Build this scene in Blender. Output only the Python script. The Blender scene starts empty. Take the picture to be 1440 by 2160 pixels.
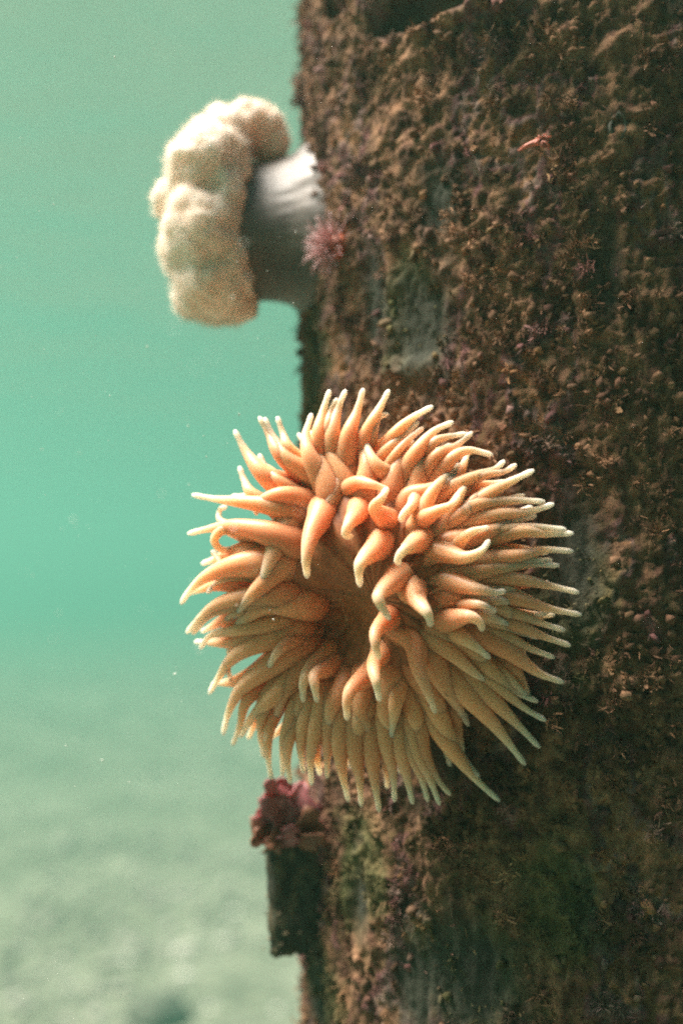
import bpy, bmesh, math, random
import numpy as np
from mathutils import Vector, Matrix

random.seed(7)
rng = np.random.default_rng(7)
scene = bpy.context.scene
COL = scene.collection

# ------------------------------------------------------------------ camera
FPX = 2220.0                        # focal length in pixels of the 1440x2160 photograph
PITCH = math.radians(3.6)
cam_d = bpy.data.cameras.new('camera')
cam = bpy.data.objects.new('camera', cam_d); COL.objects.link(cam)
cam_d.sensor_fit = 'VERTICAL'; cam_d.sensor_height = 36.0; cam_d.lens = 36.0 * FPX / 2160.0
cam_d.clip_start = 0.01; cam_d.clip_end = 400.0
cam.location = (0, 0, 0); cam.rotation_euler = (math.pi / 2 + PITCH, 0, 0)
cam_d.dof.use_dof = True; cam_d.dof.focus_distance = 0.425; cam_d.dof.aperture_fstop = 3.6
scene.camera = cam

# ------------------------------------------------------------------ sky, sun, exposure
SUN = Vector((-0.42, 0.09, 0.89)).normalized()        # towards the sun
world = bpy.data.worlds.new('World'); scene.world = world; world.use_nodes = True
wn = world.node_tree.nodes; wl = world.node_tree.links
for n in list(wn): wn.remove(n)
sky = wn.new('ShaderNodeTexSky'); sky.sky_type = 'NISHITA'; sky.sun_disc = False
sky.sun_elevation = math.asin(SUN.z); sky.sun_rotation = math.atan2(SUN.x, SUN.y)
bg = wn.new('ShaderNodeBackground'); bg.inputs['Strength'].default_value = 0.05
wo = wn.new('ShaderNodeOutputWorld')
wl.new(sky.outputs[0], bg.inputs['Color']); wl.new(bg.outputs[0], wo.inputs['Surface'])

sun_d = bpy.data.lights.new('sun', 'SUN'); sun_d.energy = 5.0; sun_d.angle = math.radians(34.0); sun_d.color = (1.0, 0.91, 0.80)
sun_o = bpy.data.objects.new('sun', sun_d); COL.objects.link(sun_o)
sun_o.rotation_euler = SUN.to_track_quat('Z', 'Y').to_euler(); sun_o.location = SUN * 20

scene.view_settings.view_transform = 'Standard'; scene.view_settings.look = 'None'
scene.view_settings.exposure = 2.05; scene.view_settings.gamma = 1.0
scene.view_settings.use_curve_mapping = False
cy = scene.cycles
cy.max_bounces = 6; cy.diffuse_bounces = 3; cy.glossy_bounces = 3; cy.transmission_bounces = 4
cy.volume_bounces = 2; cy.transparent_max_bounces = 16
cy.caustics_reflective = False; cy.caustics_refractive = False
cy.use_denoising = False          # the photograph is grainy
cy.pixel_filter_type = 'BLACKMAN_HARRIS'; cy.filter_width = 2.1
cy.sample_clamp_indirect = 4.0

# ------------------------------------------------------------------ helpers
FWD = Vector((0, math.cos(PITCH), math.sin(PITCH))); UP = Vector((0, -math.sin(PITCH), math.cos(PITCH))); RT = Vector((1, 0, 0))
def at(px, py, d):
    """the point that stands at depth d along the photograph's pixel (px, py)"""
    return (FWD + RT * ((px - 720) / FPX) + UP * ((1080 - py) / FPX)) * d

def hash3(ix, iy, iz, seed):
    h = (ix.astype(np.uint32) * np.uint32(374761393) + iy.astype(np.uint32) * np.uint32(668265263)
         + iz.astype(np.uint32) * np.uint32(2246822519) + np.uint32((seed * 3266489917) & 0xffffffff))
    h = (h ^ (h >> np.uint32(13))) * np.uint32(1274126177)
    h = (h ^ (h >> np.uint32(16))) * np.uint32(2654435761)
    h = h ^ (h >> np.uint32(15))
    return h.astype(np.float64) / 2147483648.0 - 1.0
def vnoise(p, seed=0):
    i = np.floor(p).astype(np.int64); f = p - i; f = f * f * f * (f * (f * 6 - 15) + 10)
    r = 0
    for dx in (0, 1):
        wx = f[:, 0] if dx else 1 - f[:, 0]
        for dy in (0, 1):
            wy = f[:, 1] if dy else 1 - f[:, 1]
            for dz in (0, 1):
                wz = f[:, 2] if dz else 1 - f[:, 2]
                r = r + wx * wy * wz * hash3(i[:, 0] + dx, i[:, 1] + dy, i[:, 2] + dz, seed)
    return r
def fbm(p, seed=0, octv=4, gain=0.5):
    p = np.asarray(p, dtype=np.float64); a = 1.0; s = 0; t = 0
    for k in range(octv):
        s = s + a * vnoise(p * (2.03 ** k) + 17.3 * k, seed + k * 11); t += a; a *= gain
    return s / t

def mesh_np(name, verts, faces, smooth=True):
    """faces: array (n,3) or (n,4), or a list of such arrays"""
    me = bpy.data.meshes.new(name)
    fl = faces if isinstance(faces, list) else [faces]
    verts = np.asarray(verts, dtype=np.float32)
    loops = np.concatenate([np.asarray(f).ravel() for f in fl]).astype(np.int32)
    sizes = np.concatenate([np.full(len(f), np.asarray(f).shape[1]) for f in fl]).astype(np.int32)
    starts = np.concatenate([[0], np.cumsum(sizes)[:-1]]).astype(np.int32)
    me.vertices.add(len(verts)); me.vertices.foreach_set('co', verts.ravel())
    me.loops.add(len(loops)); me.loops.foreach_set('vertex_index', loops)
    me.polygons.add(len(sizes)); me.polygons.foreach_set('loop_start', starts); me.polygons.foreach_set('loop_total', sizes)
    me.polygons.foreach_set('use_smooth', np.full(len(sizes), smooth))
    me.update(calc_edges=True); me.validate()
    return me
def set_col(me, name, rgb):
    a = me.color_attributes.new(name, 'FLOAT_COLOR', 'POINT')
    c = np.ones((len(me.vertices), 4), dtype=np.float32); c[:, :3] = rgb
    a.data.foreach_set('color', c.ravel())
def set_f(me, name, v):
    a = me.attributes.new(name, 'FLOAT', 'POINT'); a.data.foreach_set('value', np.asarray(v, dtype=np.float32))

def link(name, me, mat=None, parent=None):
    o = bpy.data.objects.new(name, me); COL.objects.link(o)
    if mat is not None and me is not None:
        me.materials.clear(); me.materials.append(mat)
    if parent is not None: o.parent = parent
    return o
def child(name, me, mat, parent):
    """a part built in world coordinates under a parent that only has a location"""
    o = link(name, me, mat, parent)
    loc = Vector((0, 0, 0)); q = parent
    while q is not None: loc += q.location; q = q.parent
    o.location = -loc
    return o
def empty(name, loc):
    o = bpy.data.objects.new(name, None); o.empty_display_size = 0.02; COL.objects.link(o); o.location = loc
    return o
def tag(o, label=None, cat=None, group=None, kind=None):
    if label: o['label'] = label
    if cat: o['category'] = cat
    if group: o['group'] = group
    if kind: o['kind'] = kind
    return o

# ---- materials
class NT:
    def __init__(s, name):
        s.m = bpy.data.materials.new(name); s.m.use_nodes = True; s.t = s.m.node_tree
        for n in list(s.t.nodes): s.t.nodes.remove(n)
        s.out = s.n('ShaderNodeOutputMaterial')
    def n(s, kind, **kw):
        x = s.t.nodes.new(kind)
        for k, v in kw.items(): setattr(x, k, v)
        return x
    def l(s, a, b): s.t.links.new(a, b)
    def set(s, node, **kw):
        for k, v in kw.items(): node.inputs[k.replace('_', ' ')].default_value = v
        return node
    def noise(s, scale, detail=4, rough=0.6, coord=None, dim='3D'):
        t = s.n('ShaderNodeTexNoise'); t.inputs['Scale'].default_value = scale; t.inputs['Detail'].default_value = detail; t.inputs['Roughness'].default_value = rough
        if coord is not None: s.l(coord, t.inputs['Vector'])
        return t
    def ramp(s, fac, stops):
        r = s.n('ShaderNodeValToRGB'); el = r.color_ramp.elements
        while len(el) > 1: el.remove(el[-1])
        el[0].position = stops[0][0]; el[0].color = (*stops[0][1], 1)
        for p, c in stops[1:]:
            e = el.new(p); e.color = (*c, 1)
        s.l(fac, r.inputs['Fac']); return r
    def mix(s, fac, a, b, mode='MIX'):
        x = s.n('ShaderNodeMix', data_type='RGBA', blend_type=mode)
        for v, i in ((fac, 0), (a, 6), (b, 7)):
            if hasattr(v, 'is_linked') or hasattr(v, 'links'): s.l(v, x.inputs[i])
            elif i == 0: x.inputs[0].default_value = v
            else: x.inputs[i].default_value = (*v, 1)
        return x.outputs[2]
    def bump(s, h, strength, dist):
        b = s.n('ShaderNodeBump'); b.inputs['Strength'].default_value = strength; b.inputs['Distance'].default_value = dist
        s.l(h, b.inputs['Height']); return b
    def principled(s, **kw):
        p = s.n('ShaderNodeBsdfPrincipled'); s.l(p.outputs[0], s.out.inputs['Surface'])
        for k, v in kw.items(): p.inputs[k].default_value = v
        return p

def obj_coord(nt):
    return nt.n('ShaderNodeTexCoord').outputs['Object']

def mat_growth(name, rough=0.95, bump=0.6, scale=900):
    nt = NT(name); c = obj_coord(nt)
    a = nt.n('ShaderNodeAttribute', attribute_name='col')
    n1 = nt.noise(scale, 5, 0.65, c); n2 = nt.noise(scale * 0.28, 3, 0.6, c)
    r = nt.ramp(n1.outputs['Fac'], [(0.25, (0.45, 0.42, 0.42)), (0.55, (1, 1, 1)), (0.8, (1.7, 1.6, 1.45))])
    col = nt.mix(1.0, a.outputs['Color'], r.outputs['Color'], 'MULTIPLY')
    p = nt.principled(**{'Roughness': rough, 'Specular IOR Level': 0.2})
    nt.l(col, p.inputs['Base Color'])
    nt.l(nt.bump(n1.outputs['Fac'], bump, 0.0015).outputs[0], p.inputs['Normal'])
    return nt.m

def mat_tentacle(name, stops, sss=0.8, scale=0.012, rough=0.38):
    nt = NT(name); c = obj_coord(nt)
    a = nt.n('ShaderNodeAttribute', attribute_name='t')
    n1 = nt.noise(220, 3, 0.5, c)
    add = nt.n('ShaderNodeMath', operation='MULTIPLY_ADD'); nt.l(n1.outputs['Fac'], add.inputs[0]); add.inputs[1].default_value = 0.16; 
    sh = nt.n('ShaderNodeMath', operation='SUBTRACT'); nt.l(a.outputs['Fac'], sh.inputs[0]); sh.inputs[1].default_value = 0.08
    nt.l(sh.outputs[0], add.inputs[2])
    r = nt.ramp(add.outputs[0], stops)
    oi = nt.n('ShaderNodeObjectInfo')
    v = nt.ramp(oi.outputs['Random'], [(0.0, (0.86, 0.80, 0.76)), (0.5, (1, 1, 1)), (1.0, (1.06, 1.04, 1.0))])
    col = nt.mix(1.0, r.outputs['Color'], v.outputs['Color'], 'MULTIPLY')
    p = nt.principled(**{'Roughness': rough, 'Subsurface Weight': sss, 'Subsurface Scale': scale, 'Subsurface Radius': (1.0, 0.85, 0.7), 'IOR': 1.36, 'Specular IOR Level': 0.35})
    nt.l(col, p.inputs['Base Color'])
    n3 = nt.noise(900, 3, 0.5, c)
    nt.l(nt.bump(n3.outputs['Fac'], 0.15, 0.0008).outputs[0], p.inputs['Normal'])
    return nt.m

def mat_soft(name, c1, c2, nscale, sss, sscale, rough=0.5, radius=(1.0, 0.5, 0.25), bump=0.2, bscale=600):
    nt = NT(name); c = obj_coord(nt)
    n1 = nt.noise(nscale, 4, 0.55, c)
    r = nt.ramp(n1.outputs['Fac'], [(0.3, c1), (0.7, c2)])
    p = nt.principled(**{'Roughness': rough, 'Subsurface Weight': sss, 'Subsurface Scale': sscale, 'Subsurface Radius': radius, 'Specular IOR Level': 0.3})
    nt.l(r.outputs['Color'], p.inputs['Base Color'])
    n2 = nt.noise(bscale, 4, 0.6, c)
    nt.l(nt.bump(n2.outputs['Fac'], bump, 0.001).outputs[0], p.inputs['Normal'])
    return nt.m

# ------------------------------------------------------------------ generic shapes
def catmull(P, n):
    P = [np.array(p, dtype=float) for p in P]
    Q = [2 * P[0] - P[1]] + P + [2 * P[-1] - P[-2]]
    L = [0.0]
    for a, b in zip(P[:-1], P[1:]): L.append(L[-1] + np.linalg.norm(b - a))
    out = []
    for s in np.linspace(0, L[-1], n):
        k = min(max(np.searchsorted(L, s) - 1, 0), len(P) - 2)
        u = (s - L[k]) / max(L[k + 1] - L[k], 1e-9)
        p0, p1, p2, p3 = Q[k], Q[k + 1], Q[k + 2], Q[k + 3]
        out.append(0.5 * ((2 * p1) + (-p0 + p2) * u + (2 * p0 - 5 * p1 + 4 * p2 - p3) * u * u + (-p0 + 3 * p1 - 3 * p2 + p3) * u ** 3))
    return np.array(out)
def tube_arrays(path, radii, seg=10, cap=True):
    """a swept round tube with a rounded tip; returns verts, quads, tris and the position t along it"""
    n = len(path); T = np.gradient(path, axis=0); T /= np.linalg.norm(T, axis=1)[:, None] + 1e-12
    u = np.cross(T[0], [0.31, 0.2, 0.93]); u /= np.linalg.norm(u)
    V = []; tt = []
    ang = np.linspace(0, 2 * np.pi, seg, endpoint=False)
    for i in range(n):
        u = u - T[i] * np.dot(u, T[i]); u /= np.linalg.norm(u); w = np.cross(T[i], u)
        V.append(path[i] + radii[i] * (np.cos(ang)[:, None] * u + np.sin(ang)[:, None] * w)); tt += [i / (n - 1)] * seg
    V = np.concatenate(V)
    i, j = np.meshgrid(np.arange(n - 1), np.arange(seg), indexing='ij'); i = i.ravel(); j = j.ravel(); k = (j + 1) % seg
    quads = np.stack([i * seg + j, i * seg + k, (i + 1) * seg + k, (i + 1) * seg + j], 1)
    V = np.concatenate([V, [path[-1] + T[-1] * radii[-1] * 0.5]]); tt.append(1.0)
    e = len(V) - 1; b = (n - 1) * seg; jj = np.arange(seg)
    tris = np.stack([b + jj, b + (jj + 1) % seg, np.full(seg, e)], 1)
    return V, quads, tris, np.array(tt)
def tentacle_mesh(pts, rb, rt, n=24, seg=12, knob=1.3, bulge=0.12, power=1.1):
    path = catmull(pts, n); s = np.linspace(0, 1, n)
    r = rt + (rb - rt) * np.clip(1 - s, 0, 1) ** power; r = r * (1 + bulge * np.exp(-((s - 0.22) / 0.16) ** 2))
    r = r * (1 + (knob - 1) * np.exp(-((s - 0.955) / 0.035) ** 2)); r[-1] *= 0.72; r = r * np.clip(0.15 + s / 0.09, 0, 1) ** 0.7
    V, q, t, tt = tube_arrays(path, r, seg)
    me = mesh_np('tentacle', V, [q, t]); set_f(me, 't', tt)
    return me

# ------------------------------------------------------------------ the setting: seabed, water surface
BED = -2.6; SURF = 2.8
rad = np.concatenate([[0.0], np.geomspace(1.2, 118.0, 210)]); NA = 420
ang = np.linspace(0, 2 * np.pi, NA, endpoint=False)
R2, A2 = np.meshgrid(rad[1:], ang, indexing='ij')
X = (R2 * np.sin(A2)).ravel(); Y = (R2 * np.cos(A2)).ravel()
P3 = np.stack([X, Y, np.zeros_like(X)], 1)
Z = BED + 0.16 * fbm(P3 * 0.22, 3, 3) + 0.07 * fbm(P3 * 0.9, 5, 3) + 0.03 * fbm(P3 * 3.2, 8, 2)
V = np.concatenate([np.stack([X, Y, Z], 1), [[0, 0, BED]]])
nr = len(rad) - 1
i, j = np.meshgrid(np.arange(nr - 1), np.arange(NA), indexing='ij'); i = i.ravel(); j = j.ravel(); k = (j + 1) % NA
q = np.stack([i * NA + j, (i + 1) * NA + j, (i + 1) * NA + k, i * NA + k], 1)
jj = np.arange(NA); tr = np.stack([jj, (jj + 1) % NA, np.full(NA, len(V) - 1)], 1)
nt = NT('seabed_sand'); c = obj_coord(nt)
n1 = nt.noise(1.3, 6, 0.7, c); n2 = nt.noise(9.0, 5, 0.7, c); n3 = nt.noise(16, 3, 0.6, c)
r1 = nt.ramp(n1.outputs['Fac'], [(0.36, (0.098, 0.108, 0.078)), (0.5, (0.142, 0.152, 0.112)), (0.64, (0.192, 0.200, 0.152))])
r2 = nt.ramp(n2.outputs['Fac'], [(0.32, (0.5, 0.5, 0.5)), (0.5, (0.92, 0.92, 0.92)), (0.68, (1.55, 1.5, 1.4))])
r3 = nt.ramp(n3.outputs['Fac'], [(0.3, (0.7, 0.7, 0.7)), (0.7, (1.3, 1.3, 1.3))])
cc = nt.mix(1.0, r1.outputs['Color'], r2.outputs['Color'], 'MULTIPLY'); cc = nt.mix(1.0, cc, r3.outputs['Color'], 'MULTIPLY')
p = nt.principled(**{'Roughness': 1.0, 'Specular IOR Level': 0.1}); nt.l(cc, p.inputs['Base Color'])
nt.l(nt.bump(n2.outputs['Fac'], 0.6, 0.06).outputs[0], p.inputs['Normal'])
M_SAND = nt.m
seabed = tag(link('seabed', mesh_np('seabed', V, [q, tr]), M_SAND), kind='structure')
def bed_z(x, y):
    pp = np.array([[x, y, 0.0]])
    return float(BED + 0.16 * fbm(pp * 0.22, 3, 3)[0] + 0.07 * fbm(pp * 0.9, 5, 3)[0] + 0.03 * fbm(pp * 3.2, 8, 2)[0])

# the water's surface seen from below: mirrors the deep at a low angle, lets the sky and sun in from above
nt = NT('water_surface'); c = obj_coord(nt)
wv = nt.noise(0.35, 4, 0.55, c)
bmp = nt.bump(wv.outputs['Fac'], 0.24, 0.8)
fr = nt.n('ShaderNodeFresnel'); fr.inputs['IOR'].default_value = 1.33; nt.l(bmp.outputs[0], fr.inputs['Normal'])
tp = nt.n('ShaderNodeBsdfTransparent'); gl = nt.n('ShaderNodeBsdfGlossy'); gl.inputs['Roughness'].default_value = 0.12; nt.l(bmp.outputs[0], gl.inputs['Normal'])
mx = nt.n('ShaderNodeMixShader'); nt.l(fr.outputs[0], mx.inputs[0]); nt.l(tp.outputs[0], mx.inputs[1]); nt.l(gl.outputs[0], mx.inputs[2])
nt.l(mx.outputs[0], nt.out.inputs['Surface'])
S = 118.0
tag(link('water_surface', mesh_np('water_surface', [[-S, -S, SURF], [S, -S, SURF], [S, S, SURF], [-S, S, SURF]], np.array([[0, 1, 2, 3]]), False), nt.m), kind='structure')

# ------------------------------------------------------------------ unseen boards added above the water to shade the camera side
nt = NT('shade_deck_wood'); c = obj_coord(nt); n1 = nt.noise(6, 4, 0.6, c)
r1 = nt.ramp(n1.outputs['Fac'], [(0.3, (0.09, 0.07, 0.05)), (0.7, (0.2, 0.16, 0.12))]); p = nt.principled(**{'Roughness': 0.9}); nt.l(r1.outputs['Color'], p.inputs['Base Color'])
M_SHADE_DECK = nt.m
deck = tag(empty('shade_deck', (5.0, -6.0, SURF + 0.30)), kind='structure')
for q_ in range(36):
    x0 = -3.6 + q_ * 0.40
    bm = bmesh.new(); bmesh.ops.create_cube(bm, size=1.0)
    for v_ in bm.verts: v_.co = (v_.co.x * 0.394 + x0, v_.co.y * 14.0 - 8.50, v_.co.z * 0.09 + SURF + 0.42)
    me = bpy.data.meshes.new('shade_plank'); bm.to_mesh(me); bm.free(); child('shade_plank', me, M_SHADE_DECK, deck)

# ------------------------------------------------------------------ the piling
PAX, PAY, PR = 0.151, 0.612, 0.170
PHC = math.atan2(-PAY, -PAX)
def pile_hit(px, py, dr=0.0):
    d = at(px, py, 1.0); ox, oy = -PAX, -PAY
    a = d.x ** 2 + d.y ** 2; b = 2 * (ox * d.x + oy * d.y); cc = ox * ox + oy * oy - (PR + dr) ** 2
    disc = b * b - 4 * a * cc
    if disc < 0: return None
    t = (-b - math.sqrt(disc)) / (2 * a); P = d * t
    return P, Vector((P.x - PAX, P.y - PAY, 0)).normalized()

def to_pix(P):
    """photograph pixel of world points (n,3), used to put known patches of growth where they grow"""
    d = P @ np.array(FWD); return 720 + FPX * (P @ np.array(RT)) / d, 1080 - FPX * (P @ np.array(UP)) / d

# marks on the piling in its own surface coordinates (angle, height): found once from the photograph
def mark(px, py):
    h = pile_hit(px, py)
    P, nn = h
    return math.atan2(P.y - PAY, P.x - PAX), P.z
BARE = [(mark(880, 690), 0.018, 0.03), (mark(790, 640), 0.010, 0.03), (mark(980, 2060), 0.030, 0.030), (mark(870, 2080), 0.014, 0.025), (mark(760, 1900), 0.008, 0.02), (mark(1210, 1180), 0.015, 0.03), (mark(930, 420), 0.012, 0.02), (mark(668, 2080), 0.02, 0.03), (mark(664, 770), 0.016, 0.025)]
HOLE = [(mark(850, 22), 0.024, 0.009), (mark(930, 8), 0.02, 0.008), (mark(720, 0), 0.012, 0.008)]
LUMP = [(mark(655, 195), 0.008, 0.010, 0.007), (mark(940, 45), 0.02, 0.006, 0.005), (mark(1050, 10), 0.02, 0.008, 0.005), (mark(860, 780), 0.02, 0.006, 0.005), (mark(1330, 1250), 0.02, 0.03, 0.006), (mark(1300, 1450), 0.02, 0.01, 0.005)]
def field(phi, z):
    """relief (m) and bareness (0..1) of the growth at angle phi, height z"""
    s = phi * PR
    Q = np.stack([np.cos(phi) * PR, np.sin(phi) * PR, z], 1)
    Qs = Q * np.array([1, 1, 0.62])
    h = 0.0036 * fbm(Qs * 28, 1, 3) + 0.0017 * (1 - 2 * np.abs(fbm(Qs * 75, 2, 3))) + 0.0026 * fbm(Q * 150, 4, 3, 0.6) + 0.0016 * (1 - 2 * np.abs(fbm(Q * 260, 5, 2))) + 0.0012 * fbm(Q * 480, 6, 2)
    bare = np.clip((fbm(Qs * np.array([1, 1, 0.8]) * 30, 9, 3) - 0.42) * 3, 0, 1)
    for (p0, z0), ws, wz in BARE:
        g = np.exp(-(((phi - p0) * PR / ws) ** 2 + ((z - z0) / wz) ** 2)); bare = np.maximum(bare, np.clip(g * 1.5 - 0.2 + 0.35 * fbm(Qs * 90, 15, 2), 0, 1) * (g > 0.15))
    grain = 0.0016 * fbm(Q * np.array([300, 300, 14]), 21, 3)
    h = h * (1 - 0.7 * bare) + grain * (0.3 + 0.6 * bare) - 0.002 * bare
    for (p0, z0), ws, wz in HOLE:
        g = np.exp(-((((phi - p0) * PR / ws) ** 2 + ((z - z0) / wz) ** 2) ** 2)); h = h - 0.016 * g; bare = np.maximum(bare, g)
    for (p0, z0), ws, wz, hh in LUMP:
        h = h + hh * np.exp(-(((phi - p0) * PR / ws) ** 2 + ((z - z0) / wz) ** 2))
    return h, bare
PAL = np.array([[0.34, 0.195, 0.090], [0.42, 0.265, 0.130], [0.23, 0.125, 0.070], [0.23, 0.160, 0.065], [0.27, 0.125, 0.105], [0.30, 0.235, 0.165], [0.44, 0.235, 0.085]])
PAL = PAL * np.array([0.62, 0.55, 0.64])
ALGAE = [(mark(668, 800), 0.030, 0.045), (mark(680, 2060), 0.03, 0.03), (mark(980, 2050), 0.03, 0.03), (mark(860, 660), 0.02, 0.03), (mark(1220, 1250), 0.02, 0.04), (mark(760, 1850), 0.02, 0.03), (mark(1180, 1900), 0.02, 0.03)]
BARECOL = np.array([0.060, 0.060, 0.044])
def growth_col(P, bare, jit=None):
    Qs = P * np.array([1, 1, 0.55])
    idx = (fbm(Qs * 45, 31, 4, 0.6) * 1.5 + 0.5) * (len(PAL) - 1)
    if jit is not None: idx = idx + jit
    idx = np.mod(np.abs(idx), len(PAL) - 1.001); i0 = idx.astype(int); fr = (idx - i0)[:, None]
    c = PAL[i0] * (1 - fr) + PAL[i0 + 1] * fr
    c = c * np.clip(1 + 0.62 * fbm(P * 110, 41, 3) + 0.5 * fbm(P * 330, 42, 2), 0.35, 2.2)[:, None]
    ph = np.arctan2(P[:, 1] - PAY, P[:, 0] - PAX); al = np.zeros(len(P))
    for (p0, z0), ws, wz in ALGAE: al = np.maximum(al, np.exp(-(((ph - p0) * PR / ws) ** 2 + ((P[:, 2] - z0) / wz) ** 2)))
    al = np.clip(al * 1.6 + 0.8 * fbm(P * 60, 47, 3) - 0.5, 0, 0.6)[:, None]
    c = c * (1 - al) + np.array([0.075, 0.105, 0.035]) * al
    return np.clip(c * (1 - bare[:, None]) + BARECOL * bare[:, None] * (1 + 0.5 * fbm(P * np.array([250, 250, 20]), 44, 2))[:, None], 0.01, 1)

pile = empty('wooden_piling', (PAX, PAY, BED - 0.4))
tag(pile, 'round wooden piling thickly overgrown with brown turf, filling the picture beside the open water', 'piling')
# core trunk
NZ, NP = 420, 120
zz = np.linspace(BED - 0.4, SURF + 0.25, NZ); pp = np.linspace(0, 2 * np.pi, NP, endpoint=False)
Z2, F2 = np.meshgrid(zz, pp, indexing='ij'); Z2 = Z2.ravel(); F2 = F2.ravel()
Q = np.stack([np.cos(F2) * PR, np.sin(F2) * PR, Z2], 1)
rr = PR - 0.008 + 0.006 * fbm(Q * np.array([22, 22, 8]), 51, 3) - 0.004 * (np.abs(Z2) < 0.6)
Vc = np.stack([PAX + np.cos(F2) * rr, PAY + np.sin(F2) * rr, Z2], 1)
i, j = np.meshgrid(np.arange(NZ - 1), np.arange(NP), indexing='ij'); i = i.ravel(); j = j.ravel(); k = (j + 1) % NP
qc = np.stack([i * NP + j, i * NP + k, (i + 1) * NP + k, (i + 1) * NP + j], 1)
Vc = np.concatenate([Vc, [[PAX, PAY, SURF + 0.25]]]); jj = np.arange(NP); b = (NZ - 1) * NP
tc = np.stack([b + jj, b + (jj + 1) % NP, np.full(NP, len(Vc) - 1)], 1)
me = mesh_np('trunk', Vc, [qc, tc]); set_col(me, 'col', growth_col(Vc, np.full(len(Vc), 0.35)))
M_GROWTH = mat_growth('growth')
child('trunk', me, M_GROWTH, pile)
# crust of turf in view
NZ, NP = 640, 560; dphi = math.radians(122)
zz = np.linspace(-0.46, 0.52, NZ); pp = np.linspace(PHC - dphi, PHC + dphi, NP)
Z2, F2 = np.meshgrid(zz, pp, indexing='ij'); Z2 = Z2.ravel(); F2 = F2.ravel()
H, BA = field(F2, Z2)
edge = np.minimum(np.minimum((Z2 + 0.46), (0.52 - Z2)) / 0.05, (dphi - np.abs(F2 - PHC)) * PR / 0.04)
H = H - 0.03 * np.clip(1 - edge, 0, 1)
rr = PR + H
Vs = np.stack([PAX + np.cos(F2) * rr, PAY + np.sin(F2) * rr, Z2], 1)
# small sideways wander so that the crust overhangs a little
Vs[:, 2] += 0.0022 * fbm(Vs * 160, 61, 2)
i, j = np.meshgrid(np.arange(NZ - 1), np.arange(NP - 1), indexing='ij'); i = i.ravel(); j = j.ravel()
qs = np.stack([i * NP + j, i * NP + j + 1, (i + 1) * NP + j + 1, (i + 1) * NP + j], 1)
me = mesh_np('crust', Vs, qs); set_col(me, 'col', growth_col(Vs, BA))
crust = child('crust', me, M_GROWTH, pile)

# turf: curled flakes and small lumps growing out of the crust, too many to count
def scatter(n, seed):
    g = np.random.default_rng(seed)
    phi = PHC + (g.random(n) * 2 - 1) * math.radians(112); z = -0.42 + g.random(n) * 0.88
    h, ba = field(phi, z)
    dens = fbm(np.stack([np.cos(phi) * PR, np.sin(phi) * PR, z * 0.6], 1) * 60, 71, 3)
    keep = (g.random(n) < 0.45 + 1.1 * dens) & (g.random(n) > ba * 0.75)
    phi, z, h, ba = phi[keep], z[keep], h[keep], ba[keep]
    N = np.stack([np.cos(phi), np.sin(phi), np.zeros_like(phi)], 1)
    P = np.stack([PAX, PAY, 0]) + N * (PR + h)[:, None]; P[:, 2] = z
    return g, P, N
def flakes(n, seed, lmin, lmax, wid, droop, jit=1.3, name='turf'):
    g, P, N = scatter(n, seed); m = len(P)
    Tn = np.stack([-N[:, 1], N[:, 0], np.zeros(m)], 1); Up = np.array([0, 0, 1.0])
    a = g.random(m) * 2 * np.pi
    side = np.cos(a)[:, None] * Tn + np.sin(a)[:, None] * Up
    up2 = -np.sin(a)[:, None] * Tn + np.cos(a)[:, None] * Up
    L = lmin + (lmax - lmin) * g.random(m) ** 2; W = L * wid * (0.6 + 0.8 * g.random(m))
    lean = (g.random(m) - 0.5) * 2.0; curl = (g.random(m) - 0.5) * 2.4
    rows = []
    for k, s in enumerate((0.0, 0.4, 0.75, 1.0)):
        th = lean * 0.6 + curl * s
        c = P - N * 0.0012 + (N * np.cos(th * 0.7)[:, None] + up2 * np.sin(th)[:, None]) * (L * s)[:, None]
        c[:, 2] -= droop * L * s * s
        w = W * (0.55, 1.0, 0.85, 0.25)[k] * (0.7 + 0.6 * g.random(m))
        bow = N * (W * 0.35 * (1 if k in (1, 2) else 0))[:, None]
        rows += [c - side * w[:, None] * 0.5, c + bow * 0.6 * np.cos(a)[:, None], c + side * w[:, None] * 0.5]
    V = np.stack(rows, 1).reshape(-1, 3)            # 12 verts each
    base = (np.arange(m) * 12)[:, None]
    f = []
    for k in range(3):
        for x in range(2):
            f.append(np.stack([base[:, 0] + k * 3 + x, base[:, 0] + k * 3 + x + 1, base[:, 0] + (k + 1) * 3 + x + 1, base[:, 0] + (k + 1) * 3 + x], 1))
    F = np.concatenate(f)
    me = mesh_np(name, V, F)
    c = growth_col(P, np.zeros(m), (g.random(m) - 0.5) * 2 * jit) * (0.8 + 0.75 * g.random(m) ** 2)[:, None]
    shade = np.array([1, 1, 1, 1, 1, 1, 1.1, 1.1, 1.1, 1.25, 1.25, 1.25])
    set_col(me, 'col', np.clip(c[:, None, :] * shade[None, :, None], 0, 0.6).reshape(-1, 3))
    return me
ICO = None
def ico():
    bm = bmesh.new(); bmesh.ops.create_icosphere(bm, subdivisions=1, radius=1.0)
    v = np.array([x.co[:] for x in bm.verts]); f = np.array([[w.index for w in x.verts] for x in bm.faces]); bm.free(); return v, f
ICO_V, ICO_F = ico()
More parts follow.
